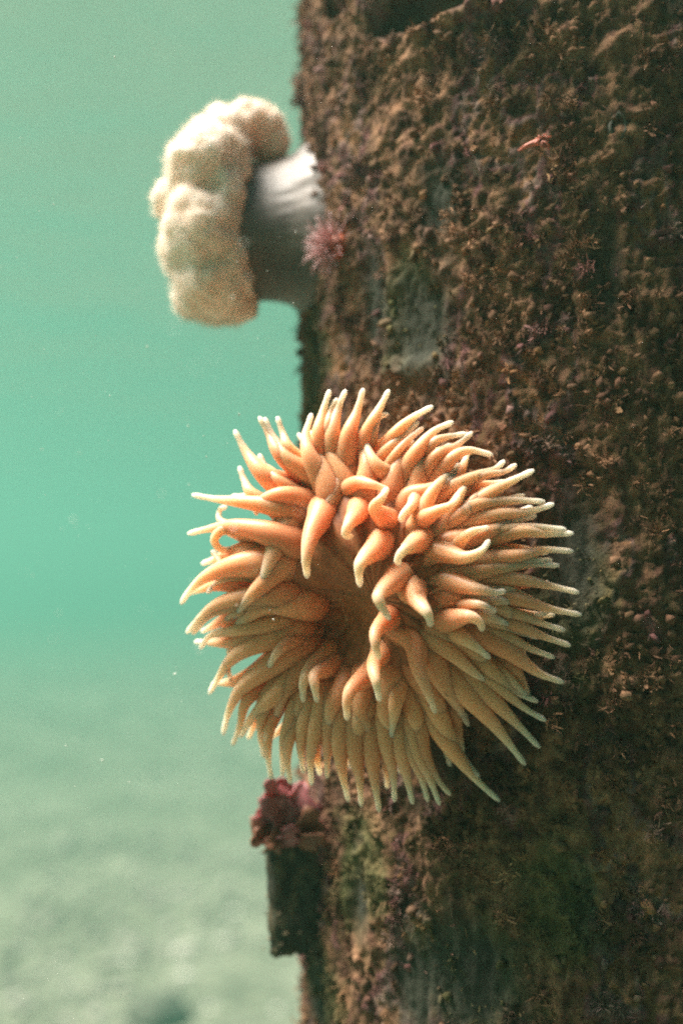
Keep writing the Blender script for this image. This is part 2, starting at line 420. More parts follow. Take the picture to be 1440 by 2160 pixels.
def blobs(centres, sizes, g, squash=(0.35, 1.0), rough=0.5):
    m = len(centres); nv = len(ICO_V)
    q = g.normal(size=(m, 4)); q /= np.linalg.norm(q, axis=1)[:, None]; w, x, y, z = q.T
    Rm = np.stack([np.stack([1 - 2 * (y * y + z * z), 2 * (x * y - z * w), 2 * (x * z + y * w)], 1),
                   np.stack([2 * (x * y + z * w), 1 - 2 * (x * x + z * z), 2 * (y * z - x * w)], 1),
                   np.stack([2 * (x * z - y * w), 2 * (y * z + x * w), 1 - 2 * (x * x + y * y)], 1)], 1)
    sc = squash[0] + (squash[1] - squash[0]) * g.random((m, 1, 3))
    v = ICO_V[None] * sc * (1 + rough * (g.random((m, nv, 1)) - 0.5) * 2)
    v = np.einsum('mij,mnj->mni', Rm, v) * sizes[:, None, None] + centres[:, None, :]
    f = (ICO_F[None] + (np.arange(m) * nv)[:, None, None]).reshape(-1, 3)
    return v.reshape(-1, 3), f, nv
M_TURF = mat_growth('turf', 0.95, 0.5, 1400)
def filaments(n, seed, lmin, lmax, wid, name):
    g, P, N = scatter(n, seed); m = len(P)
    D = N + g.normal(size=(m, 3)) * 0.75; D /= np.linalg.norm(D, axis=1)[:, None]
    A = np.cross(D, g.normal(size=(m, 3))); A /= np.linalg.norm(A, axis=1)[:, None]
    L = lmin + (lmax - lmin) * g.random(m) ** 2.2; B = g.normal(size=(m, 3)) * 0.35
    rows = []
    for sfrac, w in ((0.0, 0.8), (0.45, 1.0), (0.8, 0.8), (1.0, 0.3)):
        c = P - N * 0.001 + D * (L * sfrac)[:, None] + B * (L * sfrac ** 2)[:, None]
        ww = (wid * w * (0.5 + g.random(m)))[:, None]
        rows += [c - A * ww, c + A * ww]
    V = np.stack(rows, 1).reshape(-1, 3); base = np.arange(m) * 8
    F = np.concatenate([np.stack([base + 2 * k_, base + 2 * k_ + 1, base + 2 * k_ + 3, base + 2 * k_ + 2], 1) for k_ in range(3)])
    me = mesh_np(name, V, F)
    c = growth_col(P, np.zeros(m), (g.random(m) - 0.5) * 1.0) * (0.85 + 0.5 * g.random(m) ** 2)[:, None]
    set_col(me, 'col', np.repeat(np.clip(c, 0, 0.6), 8, 0))
    return me
tag(child('turf', filaments(230000, 101, 0.0012, 0.0055, 0.00036, 'turf'), M_TURF, pile), kind='stuff')
tag(child('hydroid_tufts', flakes(2500, 102, 0.002, 0.007, 0.3, 0.1, 0.8), M_TURF, pile), kind='stuff')
def pompoms(nc, per, seed):
    g, P, N = scatter(nc, seed); P = np.repeat(P, per, 0); N = np.repeat(N, per, 0); m = len(P)
    size = np.repeat(0.0020 + 0.0028 * g.random(m // per) ** 2, per); tone = np.repeat(0.9 + 0.9 * g.random(m // per) ** 2, per); jt = np.repeat(g.random(m // per) - 0.5, per)
    D = N * 0.7 + g.normal(size=(m, 3)); D /= np.linalg.norm(D, axis=1)[:, None]
    A = np.cross(D, g.normal(size=(m, 3))); A /= np.linalg.norm(A, axis=1)[:, None]
    L = size * (0.6 + 0.6 * g.random(m)); B = g.normal(size=(m, 3)) * 0.3; O = P + N * (size * 0.3)[:, None] + g.normal(size=(m, 3)) * (size * 0.35)[:, None]
    rows = []
    for sf, w in ((0.0, 0.7), (0.5, 1.0), (0.85, 0.9), (1.0, 0.35)):
        c = O + D * (L * sf)[:, None] + B * (L * sf ** 2)[:, None]; ww = (0.00034 * w * (0.6 + 0.8 * g.random(m)))[:, None]
        rows += [c - A * ww, c + A * ww]
    V = np.stack(rows, 1).reshape(-1, 3); base = np.arange(m) * 8
    F = np.concatenate([np.stack([base + 2 * k_, base + 2 * k_ + 1, base + 2 * k_ + 3, base + 2 * k_ + 2], 1) for k_ in range(3)])
    me = mesh_np('fuzzy_clumps', V, F)
    set_col(me, 'col', np.repeat(np.clip(growth_col(P, np.zeros(m), jt) * tone[:, None], 0, 0.6), 8, 0))
    return me
tag(child('fuzzy_clumps', pompoms(7500, 30, 107), M_TURF, pile), kind='stuff')
g, P, N = scatter(24000, 103)
v, f, nv = blobs(P + N * 0.0008, 0.0008 + 0.0032 * g.random(len(P)) ** 2.2, g)
me = mesh_np('nodules', v, f); cc = growth_col(P, np.zeros(len(P)), (g.random(len(P)) - 0.5) * 1.2) * (0.8 + 0.5 * g.random(len(P)) ** 2)[:, None]
set_col(me, 'col', np.repeat(np.clip(cc, 0, 0.6), nv, 0))
tag(child('nodules', me, M_TURF, pile), kind='stuff')

# ------------------------------------------------------------------ the big orange anemone
KX = 0.43 / FPX                                     # metres per photograph pixel at its crown
CX, CY = 790.0, 1262.0                              # crown centre
def plane_d(px, py=1262.0): return 0.447 - (px - CX) * 5e-5 + max(0.0, py - CY) * 3.5e-5     # depth of the crown's rim: it faces a little left
def dome(px, py):
    """depth of the crown's body at a pixel"""
    r2 = ((px - CX) / 265.0) ** 2 + ((py - CY) / 285.0) ** 2
    h = 0.027 * max(0.0, 1 - r2) ** 0.85
    m2 = ((px - 705) / 92.0) ** 2 + ((py - 1318) / 104.0) ** 2
    h -= 0.034 * math.exp(-m2)
    return plane_d(px, py) - h
host = pile_hit(850, 1250)
anem = empty('tentacled_anemone', host[0])
tag(anem, 'large peach-orange anemone with a mane of pale-tipped tentacles on the piling', 'anemone')
STOPS = [(0.0, (0.58, 0.17, 0.07)), (0.3, (0.84, 0.36, 0.18)), (0.55, (0.88, 0.38, 0.20)), (0.75, (0.92, 0.47, 0.30)), (0.9, (0.95, 0.64, 0.45)), (1.0, (0.95, 0.69, 0.50))]
M_TENT = mat_tentacle('tentacle_skin', STOPS)
M_DISC = mat_soft('disc_skin', (0.26, 0.085, 0.03), (0.42, 0.15, 0.055), 130, 0.35, 0.003, 0.5, (1, .45, .2))
M_COLM = mat_soft('column_skin', (0.45, 0.25, 0.12), (0.6, 0.38, 0.2), 60, 0.4, 0.005)
M_MOUTH = mat_soft('mouth_skin', (0.30, 0.11, 0.05), (0.42, 0.18, 0.08), 200, 0.4, 0.004)

# body: a puffed disc with a dent at the mouth, closed behind
NR, NAa = 30, 72; V = []
for a in range(NR):
    s = (a + 0.0) / (NR - 1)
    for bI in range(NAa):
        th = 2 * math.pi * bI / NAa; rr = s * (1 + 0.02 * math.sin(9 * th) * s)
        px = CX + 262 * rr * math.cos(th); py = CY + 282 * rr * math.sin(th)
        d = dome(px, py) - 0.0022 * math.sin(26 * th) * s * (1 - s) * 3
        V.append(at(px, py, d))
nfr = len(V)
axis_back = host[1] * -1
for a in range(1, 12):                              # column running back into the piling
    s = a / 11
    for bI in range(NAa):
        th = 2 * math.pi * bI / NAa
        k = 1.0 - 0.22 * math.sin(min(s * 1.6, 1) * math.pi / 2)
        px = CX + 262 * k * math.cos(th); py = CY + 282 * k * math.sin(th)
        rim = at(px, py, plane_d(px, py)); tgt = host[0] + (at(CX + 200 * math.cos(th), CY + 200 * math.sin(th), 0.45) - at(CX, CY, 0.45)) + axis_back * 0.045
        V.append(rim.lerp(tgt, s))
tot = NR + 11
i, j = np.meshgrid(np.arange(NR - 1), np.arange(NAa), indexing='ij'); i = i.ravel(); j = j.ravel(); k = (j + 1) % NAa
Va = np.array([v[:] for v in V])
child('oral_disc', mesh_np('oral_disc', Va[:NR * NAa], np.stack([i * NAa + j, i * NAa + k, (i + 1) * NAa + k, (i + 1) * NAa + j], 1)), M_DISC, anem)
Vb = Va[(NR - 1) * NAa:]; i, j = np.meshgrid(np.arange(11), np.arange(NAa), indexing='ij'); i = i.ravel(); j = j.ravel(); k = (j + 1) % NAa
child('column', mesh_np('column', Vb, np.stack([i * NAa + j, i * NAa + k, (i + 1) * NAa + k, (i + 1) * NAa + j], 1)), M_COLM, anem)
# mouth: a ring of folded lips
mp = []
for bI in range(40):
    th = 2 * math.pi * bI / 40; w = 1 + 0.10 * math.sin(5 * th)
    px = 706 + 26 * w * math.cos(th) ; py = 1300 + 40 * w * math.sin(th); mp.append((px, py, dome(px, py) + 0.0008))
bm = bmesh.new(); ring = []
for q_, (px, py, d) in enumerate(mp):
    row = []
    for s in range(8):
        al = 2 * math.pi * s / 8; rr = 7 + 2.0 * math.sin(q_ * 1.57)
        ex = (px - 706) / 26; ey = (py - 1300) / 40; l = math.hypot(ex, ey)
        row.append(bm.verts.new(at(px + ex / l * rr * math.cos(al), py + ey / l * rr * math.cos(al), d - rr * KX * math.sin(al))))
    ring.append(row)
for a in range(40):
    for s in range(8): bm.faces.new((ring[a][s], ring[(a + 1) % 40][s], ring[(a + 1) % 40][(s + 1) % 8], ring[a][(s + 1) % 8]))
bmesh.ops.recalc_face_normals(bm, faces=bm.faces); me = bpy.data.meshes.new('mouth'); bm.to_mesh(me); bm.free()
for pl in me.polygons: pl.use_smooth = True
child('mouth', me, M_MOUTH, anem)

# tentacles seen in the photograph, tip first, running in to the crown; last value: base width in pixels
TENT = [
 # upper left rim
 ([(495,908),(520,955),(556,1000),(610,1035)],46), ([(547,880),(568,918),(592,960),(650,1005)],40), ([(558,882),(578,925),(608,968),(672,1012)],36),
 ([(585,880),(597,915),(610,945),(660,1000)],30), ([(657,873),(645,920),(655,966),(690,1022)],44), ([(695,823),(681,870),(671,922),(684,985)],40),
 ([(711,841),(697,868),(692,900),(696,960)],26), ([(729,823),(713,862),(701,920),(706,985)],42), ([(766,820),(753,868),(735,920),(730,990)],44),
 ([(820,823),(802,858),(783,895),(758,960)],40), ([(818,873),(800,880),(790,905),(776,970)],30), ([(547,959),(560,985),(590,1015),(640,1050)],26),
 ([(505,985),(516,1015),(533,1042),(600,1085)],34), ([(406,1044),(450,1052),(505,1058),(575,1068),(630,1085)],34), ([(540,1085),(545,1060),(590,1045),(640,1060)],44),
 ([(478,1069),(464,1075),(463,1095),(485,1108),(560,1130)],24), ([(397,1126),(440,1116),(492,1110),(555,1122),(620,1145)],44),
 ([(522,1132),(510,1150),(470,1160),(452,1140),(470,1118),(510,1122),(570,1150)],26), ([(448,1162),(462,1182),(478,1198),(560,1200)],24),
 ([(382,1274),(402,1244),(442,1213),(505,1192),(590,1190)],50), ([(438,1250),(456,1231),(485,1218),(560,1215)],22), ([(394,1335),(425,1300),(462,1274),(520,1260),(600,1252)],44),
 ([(406,1337),(440,1300),(480,1282),(540,1270),(610,1262)],36), ([(462,1322),(487,1300),(512,1288),(580,1280)],30), ([(422,1368),(441,1343),(472,1334),(520,1326),(600,1310)],34),
 ([(552,1259),(560,1212),(583,1155),(612,1100)],52), ([(494,1303),(520,1268),(548,1238),(600,1190)],44), ([(481,1381),(491,1348),(522,1300),(568,1272),(640,1270)],54),
 ([(441,1464),(462,1428),(487,1392),(532,1362),(620,1330)],48), ([(489,1437),(481,1415),(482,1392),(530,1360)],24), ([(470,1550),(483,1500),(508,1454),(555,1415),(630,1365)],50),
 ([(490,1572),(506,1530),(520,1480),(570,1430)],26), ([(507,1555),(532,1514),(572,1472),(630,1420)],44), ([(567,1408),(582,1380),(604,1358),(650,1336)],38),
 ([(556,1598),(550,1550),(556,1500),(590,1440)],28), ([(572,1643),(566,1600),(568,1540),(600,1460)],28), ([(569,1542),(586,1500),(603,1450),(650,1400)],44),
 ([(612,1652),(606,1600),(612,1550),(640,1470)],34), ([(596,1636),(596,1590),(604,1540),(640,1450)],30),
 # lower rim
 ([(640,1630),(634,1580),(640,1530),(665,1460)],36), ([(657,1655),(655,1600),(665,1540),(690,1460)],40), ([(690,1640),(690,1590),(695,1530),(705,1460)],40),
 ([(735,1690),(722,1630),(718,1570),(725,1480)],44), ([(762,1700),(758,1640),(750,1580),(752,1490)],44), ([(800,1712),(790,1650),(785,1590),(785,1500)],44),
 ([(832,1690),(828,1630),(815,1570),(810,1490)],40), ([(870,1695),(858,1640),(845,1580),(835,1500)],44), ([(902,1690),(888,1640),(865,1580),(850,1500)],40),
 ([(927,1697),(905,1640),(880,1580),(865,1490)],44), ([(950,1677),(920,1640),(890,1575),(880,1480)],40), ([(1053,1690),(1000,1640),(945,1570),(895,1480)],42),
 ([(1010,1640),(970,1590),(930,1520),(900,1450)],40),
 # right rim
 ([(912,857),(872,880),(838,910),(800,965)],38), ([(882,890),(852,918),(815,950),(795,985)],30), ([(892,902),(858,930),(830,965),(815,1000)],26), ([(870,930),(840,955),(820,990)],24),
 ([(955,890),(915,910),(880,952),(850,1010)],44), ([(995,912),(962,940),(920,962),(885,1020)],38), ([(985,915),(940,922),(910,938),(870,1000)],32),
 ([(1038,960),(990,950),(952,968),(905,1025)],40), ([(1063,972),(1042,990),(990,1010),(920,1050)],40), ([(1088,980),(1062,995),(1012,1006),(935,1050)],30),
 ([(1125,992),(1072,1018),(1022,1048),(970,1095)],44), ([(1105,1045),(1062,1054),(1010,1060),(950,1090)],28), ([(1148,1058),(1082,1056),(1005,1066),(940,1100)],38),
 ([(1167,1063),(1112,1080),(1042,1088),(960,1110)],42), ([(1130,1088),(1082,1100),(1022,1125),(945,1150)],44), ([(1208,1125),(1152,1126),(1090,1122),(990,1145)],42),
 ([(1193,1117),(1130,1112),(1060,1118),(970,1130)],34), ([(1208,1163),(1150,1160),(1082,1174),(970,1190)],42), ([(1178,1193),(1120,1190),(1052,1198),(960,1215)],40),
 ([(1220,1250),(1160,1236),(1092,1222),(990,1215)],38), ([(1225,1297),(1162,1285),(1092,1264),(990,1240)],38), ([(1160,1285),(1130,1298),(1082,1295),(1022,1272),(960,1255)],44),
 ([(1190,1330),(1142,1315),(1085,1295),(1000,1270)],32), ([(1202,1362),(1152,1345),(1092,1320),(1000,1290)],34), ([(1168,1387),(1122,1370),(1070,1345),(990,1310)],34),
 ([(1188,1440),(1132,1418),(1072,1372),(1000,1325)],50), ([(1133,1480),(1085,1458),(1040,1420),(970,1360)],40), ([(1150,1520),(1100,1490),(1040,1440),(970,1380)],36),
 ([(1137,1577),(1092,1530),(1032,1470),(960,1400)],46), ([(1107,1613),(1052,1542),(1000,1480),(940,1410)],50), ([(1135,1345),(1085,1330),(1040,1310),(980,1285)],30),
 ([(1045,1290),(1010,1275),(960,1275)],24),
 # those that stand towards the camera
 ([(676,1113),(686,1082),(701,1046),(722,1010),(740,985)],44), ([(648,1219),(646,1180),(656,1130),(680,1085)],46), ([(743,1131),(728,1128),(736,1105),(758,1078)],42),
 ([(759,1237),(757,1200),(766,1180),(802,1150)],44), ([(842,1190),(838,1180),(852,1160),(885,1140)],42), ([(820,1035),(790,1024),(758,1018),(735,1030)],34),
 ([(816,1030),(805,1050),(790,1072),(815,1095)],38), ([(964,987),(950,1012),(905,1034),(862,1052)],40), ([(967,1046),(950,1066),(915,1082),(882,1106)],42),
 ([(1019,1032),(1000,1055),(975,1082),(935,1108)],44), ([(1031,1140),(1012,1164),(978,1176),(925,1165)],46), ([(1064,1247),(1040,1250),(1005,1242),(945,1228)],46),
 ([(821,1306),(803,1275),(800,1252),(842,1215)],42), ([(908,1320),(902,1296),(884,1272),(870,1245)],44), ([(1017,1330),(1010,1312),(985,1300),(935,1312)],46),
 ([(799,1389),(792,1362),(794,1330),(826,1300)],38), ([(800,1478),(794,1442),(788,1405),(806,1375)],36), ([(669,1480),(664,1448),(665,1422),(705,1405)],38),
 ([(732,1518),(732,1482),(742,1452),(785,1418)],40), ([(918,1503),(900,1455),(882,1408),(872,1350)],44), ([(987,1530),(962,1484),(935,1440),(905,1380)],46),
 ([(1033,1440),(998,1418),(955,1380),(912,1345)],40), ([(1072,1447),(1040,1412),(990,1370),(930,1330)],40), ([(788,1582),(778,1540),(762,1500),(768,1440)],40),
 ([(852,1583),(830,1540),(812,1500),(825,1430)],44), ([(772,924),(778,955),(796,985),(822,1010)],40), ([(845,1100),(850,1085),(870,1065),(880,1040)],36),
 ([(700,1560),(695,1520),(705,1480),(730,1440)],40), ([(640,1480),(640,1440),(655,1410),(690,1380)],40), ([(740,1620),(745,1570),(760,1520),(775,1470)],42),
]
# further tentacles of the hidden rows behind the rim
g = np.random.default_rng(5)
for q_ in range(30):
    th = 2 * math.pi * (q_ + g.random() * 0.7) / 30
    r0 = 225 + 35 * g.random(); r1 = 355 + 45 * g.random()
    cxx, cyy = CX, CY
    b0 = (cxx + r0 * math.cos(th), cyy + r0 * math.sin(th)); th2 = th + (g.random() - 0.5) * 0.25
    m0 = (cxx + (r0 + r1) / 2 * math.cos(th + (g.random() - 0.5) * .15), cyy + (r0 + r1) / 2 * math.sin(th))
    tip = (cxx + r1 * math.cos(th2), cyy + r1 * math.sin(th2) + 10)
    TENT.append(([tip, m0, b0], 30 + 14 * g.random()))
NFAR = 30
MIDS = []
for q_ in range(16):
    th = math.radians(-70) + math.radians(165) * (q_ + g.random() * 0.9) / 16
    r0 = 135 + 85 * g.random(); L_ = 105 + 45 * g.random(); w_ = 34 + 12 * g.random()
    b0 = (CX + 35 + r0 * math.cos(th), CY - 5 + r0 * math.sin(th)); t2 = th + (g.random() - 0.5) * 0.5
    m0 = (b0[0] + 0.55 * L_ * math.cos(t2), b0[1] + 0.55 * L_ * math.sin(t2) - 4)
    MIDS.append(([(b0[0] + L_ * math.cos(t2) + g.normal() * 10, b0[1] + L_ * math.sin(t2) + 8 + g.normal() * 10), m0, b0], w_))
TENT[:0] = MIDS
for idx, (pl, wpx) in enumerate(TENT):
    pts = pl[::-1]; far = idx >= len(TENT) - NFAR
    bx, by = pts[0]; d0 = dome(bx, by) + 0.001
    lp = sum(math.hypot(pts[k + 1][0] - pts[k][0], pts[k + 1][1] - pts[k][1]) for k in range(len(pts) - 1))
    r = min(1.0, math.hypot((bx - CX) / 265, (by - CY) / 285))
    F = min(math.sqrt(max(0.0, 190.0 ** 2 - lp ** 2)) * KX, 0.024) * (1 - 0.5 * r * r)   # what the length must spend towards the camera
    tip_r = math.hypot(pts[-1][0] - CX, pts[-1][1] - CY)
    wt = min(1.0, max(0.0, (tip_r - 235) / 110.0)); wt = wt * wt * (3 - 2 * wt)
    P3 = []; acc = 0
    for k, (x, y) in enumerate(pts):
        if k: acc += math.hypot(x - pts[k - 1][0], y - pts[k - 1][1])
        s = acc / lp
        rim = plane_d(x, y) + (0.010 if far else 0.0) + 0.008 * max(0, (tip_r - 330) / 100) * s
        d_in = d0 - F * math.sin(min(1, s * 1.25) * math.pi / 2) + 0.3 * F * max(0, s - 0.7) / 0.3
        d_out = d0 + (rim - d0) * s - 0.007 * math.sin(s * math.pi)
        dd = d_in * (1 - wt) + d_out * wt
        rl = wpx * 0.45 * KX * (1 - s)
        if not far: dd = min(dd, dome(x, y) - 0.25 * rl + (0.003 if k == 0 else 0))
        P3.append(np.array(at(x, y, dd)[:]))
    # an extra point inside the body so the base is rooted
    if tip_r > 270:
        vx, vy = CX - 10 - bx, CY + 10 - by; vl = math.hypot(vx, vy); st = min(26.0 if bx < 770 else 62.0, vl * 0.5)
        rx, ry = bx + vx / vl * st, by + vy / vl * st
        root = [np.array(at(rx, ry, dome(rx, ry) + 0.0105)[:])]
    else:
        root = [np.array(at(bx + (bx - pts[1][0]) * 0.3, by + (by - pts[1][1]) * 0.3, d0 + 0.012)[:])]
    me = tentacle_mesh(root + P3, wpx * 0.92 * KX, 4.6 * KX, 30, 14, power=1.35 if tip_r > 270 else 1.12)
    child('tentacle', me, M_TENT, anem)

# ------------------------------------------------------------------ the frilled white anemone
PD = 0.600; PK = PD / FPX
plum = empty('plumose_anemone', at(665, 485, PD))
tag(plum, 'white frilly anemone with a stout grey column jutting from the piling edge', 'anemone')
M_CROWN = mat_soft('frill_skin', (0.95, 0.70, 0.55), (0.97, 0.80, 0.69), 40, 0.45, 0.012, 0.7, (1, .95, .9), 0.4, 600)
nt = NT('frill_fuzz'); df = nt.n('ShaderNodeBsdfDiffuse'); tl = nt.n('ShaderNodeBsdfTranslucent'); ad = nt.n('ShaderNodeMixShader')
df.inputs[0].default_value = (0.98, 0.92, 0.84, 1); tl.inputs[0].default_value = (0.98, 0.90, 0.80, 1); ad.inputs[0].default_value = 0.6
nt.l(df.outputs[0], ad.inputs[1]); nt.l(tl.outputs[0], ad.inputs[2]); nt.l(ad.outputs[0], nt.out.inputs['Surface']); M_FUZZ = nt.m
M_PCOL = mat_soft('stalk_skin', (0.07, 0.06, 0.052), (0.17, 0.14, 0.12), 50, 0.3, 0.006, 0.5, (1, .7, .5), 0.25, 300)
LOBES = [(442,352,-60,84,84,80),(470,288,-15,50,54,60),(463,246,20,24,24,24),(428,275,5,30,26,30),(535,274,55,64,56,62),(572,302,55,36,42,42),(500,262,50,30,34,40),
 (362,424,-15,36,38,42),(430,482,-95,84,92,66),(384,520,-50,46,72,60),(455,600,-60,82,72,80),(498,636,-20,50,44,50),(412,634,0,42,38,44),(448,655,10,50,30,40),
 (440,400,95,78,90,66),(440,555,90,78,90,66),(470,460,0,52,165,125),(484,420,-80,34,80,60),(490,540,-75,36,80,60)]
bm = bmesh.new()
for (x, y, z, a, b_, c_) in LOBES:
    m = Matrix.Translation(at(x, y, PD + z * PK)) @ Matrix.Diagonal((a * PK, c_ * PK, b_ * PK, 1))
    bmesh.ops.create_icosphere(bm, subdivisions=3, radius=1.0, matrix=m)
me = bpy.data.meshes.new('frill'); bm.to_mesh(me); bm.free()
tmp = bpy.data.objects.new('tmp', me); COL.objects.link(tmp)
md = tmp.modifiers.new('r', 'REMESH'); md.mode = 'VOXEL'; md.voxel_size = 0.0016; md.use_smooth_shade = True
sm = tmp.modifiers.new('s', 'SMOOTH'); sm.iterations = 10; sm.factor = 0.5
dg = bpy.context.evaluated_depsgraph_get(); dg.update()
me2 = bpy.data.meshes.new_from_object(tmp.evaluated_get(dg)); bpy.data.objects.remove(tmp)
nvv = len(me2.vertices); co = np.zeros(nvv * 3); me2.vertices.foreach_get('co', co); co = co.reshape(-1, 3)
no = np.zeros(nvv * 3); me2.vertices.foreach_get('normal', no); no = no.reshape(-1, 3)
co2 = co + no * (0.0028 * fbm(co * 70, 81, 2) + 0.0007 * np.sin(15 * fbm(co * 36, 84, 2)) + 0.0009 * (1 - 2 * np.abs(fbm(co * 190, 82, 2))))[:, None]
me2.vertices.foreach_set('co', co2.ravel()); me2.update(); me2.name = 'frill'
frill = child('frill', me2, M_CROWN, plum)
# fine tentacles on the frill
g = np.random.default_rng(9); me2.calc_loop_triangles()
nf = len(me2.polygons); ce = np.zeros(nf * 3); me2.polygons.foreach_get('center', ce); ce = ce.reshape(-1, 3)
fn = np.zeros(nf * 3); me2.polygons.foreach_get('normal', fn); fn = fn.reshape(-1, 3); ar = np.zeros(nf); me2.polygons.foreach_get('area', ar)
pxx, pyy = to_pix(ce)
wgt = ar * np.where((pxx > 505) & (pyy > 345), 0.0, 1.0)
sel = g.choice(nf, 16000, p=wgt / wgt.sum())
Bp = ce[sel] + g.normal(size=(len(sel), 3)) * 0.0007
D = fn[sel] + g.normal(size=(len(sel), 3)) * 0.45; D /= np.linalg.norm(D, axis=1)[:, None]
Ln = 0.0012 + 0.0030 * g.random(len(sel)) ** 1.5; m = len(sel)
A1 = np.cross(D, g.normal(size=(m, 3))); A1 /= np.linalg.norm(A1, axis=1)[:, None]; A2_ = np.cross(D, A1)
bend = A1 * (g.normal(size=(m, 1)) * 0.0007)
rows = []
for s, rr in ((0, 0.00013), (0.6, 0.00011)):
    for k in range(3):
        al = 2 * math.pi * k / 3
        rows.append(Bp + D * (Ln * s)[:, None] + bend * s + (A1 * math.cos(al) + A2_ * math.sin(al)) * rr)
rows.append(Bp + D * Ln[:, None] + bend * 2)
V = np.stack(rows, 1).reshape(-1, 3); base = np.arange(m) * 7; fq = []; ft = []
for k in range(3):
    k2 = (k + 1) % 3
    fq.append(np.stack([base + k, base + k2, base + 3 + k2, base + 3 + k], 1)); ft.append(np.stack([base + 3 + k, base + 3 + k2, base + 6], 1))
tag(child('fine_tentacles', mesh_np('fine_tentacles', V, [np.concatenate(fq), np.concatenate(ft)]), M_FUZZ, plum), kind='stuff')
# column with folds running to its base
NS, NA2 = 40, 220; V = []
fa, fb = np.meshgrid(np.linspace(0, 1, NS), np.linspace(0, 2 * np.pi, NA2, endpoint=False), indexing='ij')
FO = fbm(np.stack([np.cos(fb) * 4.5, np.sin(fb) * 4.5, fa * 1.6], 2).reshape(-1, 3), 87, 3).reshape(NS, NA2)
prof = [(470,138),(500,146),(515,150),(535,148),(560,147),(585,150),(610,157),(632,170),(652,184),(680,196),(720,200)]
for a in range(NS):
    s = a / (NS - 1); x = 470 + (720 - 470) * s
    r = np.interp(x, [p_[0] for p_ in prof], [p_[1] for p_ in prof])
    yc = 490 + (x - 515) * -0.03
    for bI in range(NA2):
        th = 2 * math.pi * bI / NA2
        fold = float(FO[a, bI]) * (1.5 + 7.0 * max(0, (x - 575) / 80)) + 1.5 * math.sin(5 * th + x * 0.02)
        rr = r + fold
        V.append(at(x, yc - rr * math.sin(th), PD + 0.008 + rr * 0.95 * PK * math.cos(th))[:])
i, j = np.meshgrid(np.arange(NS - 1), np.arange(NA2), indexing='ij'); i = i.ravel(); j = j.ravel(); k = (j + 1) % NA2
child('column', mesh_np('column', np.array(V), np.stack([i * NA2 + j, i * NA2 + k, (i + 1) * NA2 + k, (i + 1) * NA2 + j], 1)), M_PCOL, plum)

# ------------------------------------------------------------------ the small red anemone
def small_spray(name, px, py, rpx, ntent, label, lean, cat='anemone'):
    P, nn = pile_hit(px, py, 0.006)
    k = P.dot(FWD) / FPX
    o = empty(name, P); tag(o, label, cat)
    ax = (nn + Vector(lean)).normalized()
    u = ax.cross(Vector((0, 0, 1))).normalized(); w = ax.cross(u)
    # body
    off = RT * (0.34 * rpx * k) + nn * (0.34 * rpx * k)
    V = []; nr_, na_ = 9, 20
    for a in range(nr_):
        s = a / (nr_ - 1); r = (0.46 * math.sin(0.35 + s * 2.3)) * rpx * k * 0.9; h = (-0.5 + 0.75 * s) * rpx * k
        for b_ in range(na_):
            th = 2 * math.pi * b_ / na_; rr = r * (1 + 0.08 * math.sin(6 * th))
            V.append((P + off + ax * h + (u * math.cos(th) + w * math.sin(th)) * rr)[:])
    V.append((P + off + ax * 0.27 * rpx * k)[:])
    i, j = np.meshgrid(np.arange(nr_ - 1), np.arange(na_), indexing='ij'); i = i.ravel(); j = j.ravel(); kk = (j + 1) % na_
    jj = np.arange(na_); b0 = (nr_ - 1) * na_
    child('column', mesh_np('column', np.array(V), [np.stack([i * na_ + j, i * na_ + kk, (i + 1) * na_ + kk, (i + 1) * na_ + j], 1), np.stack([b0 + jj, b0 + (jj + 1) % na_, np.full(na_, len(V) - 1)], 1)]), M_REDBODY, o)
    for q_ in range(ntent):
        ring = q_ % 3; th = 2 * math.pi * (q_ + random.random() * 0.8) / ntent * 3
        rad_ = u * math.cos(th) + w * math.sin(th); tilt = (0.95, 0.6, 0.3)[ring] + random.uniform(-.15, .15)
        b0_ = P + ax * 0.12 * rpx * k + rad_ * (0.24, 0.20, 0.12)[ring] * rpx * k
        dr = (rad_ * math.sin(tilt * 1.5) + ax * math.cos(tilt * 1.5)); L = rpx * k * random.uniform(0.6, 1.05)
        curl = (u * random.uniform(-1, 1) + w * random.uniform(-1, 1) + Vector((0, 0, random.uniform(-.6, .2)))) * L * 0.18
        pts = [b0_ - dr * L * 0.15, b0_ + dr * L * 0.4, b0_ + dr * L * 0.75 + curl * 0.4, b0_ + dr * L + curl * 1.2]
        child('tentacle', tentacle_mesh([p_[:] for p_ in pts], 2.1 * k, 0.9 * k, 10, 6, 1.2, 0.1), M_REDTENT, o)
    return o
M_REDBODY = mat_soft('red_body', (0.40, 0.075, 0.03), (0.55, 0.13, 0.045), 300, 0.4, 0.003)
M_REDTENT = mat_tentacle('red_tentacle_skin', [(0.0, (0.42, 0.08, 0.06)), (0.3, (0.44, 0.18, 0.17)), (1.0, (0.52, 0.36, 0.37))], 0.0, 0.002)
small_spray('small_anemone', 704, 522, 62, 130, 'small pink-red anemone with hair-thin tentacles beside the grey column of the frilly one', (-0.50, -0.30, 0.12))

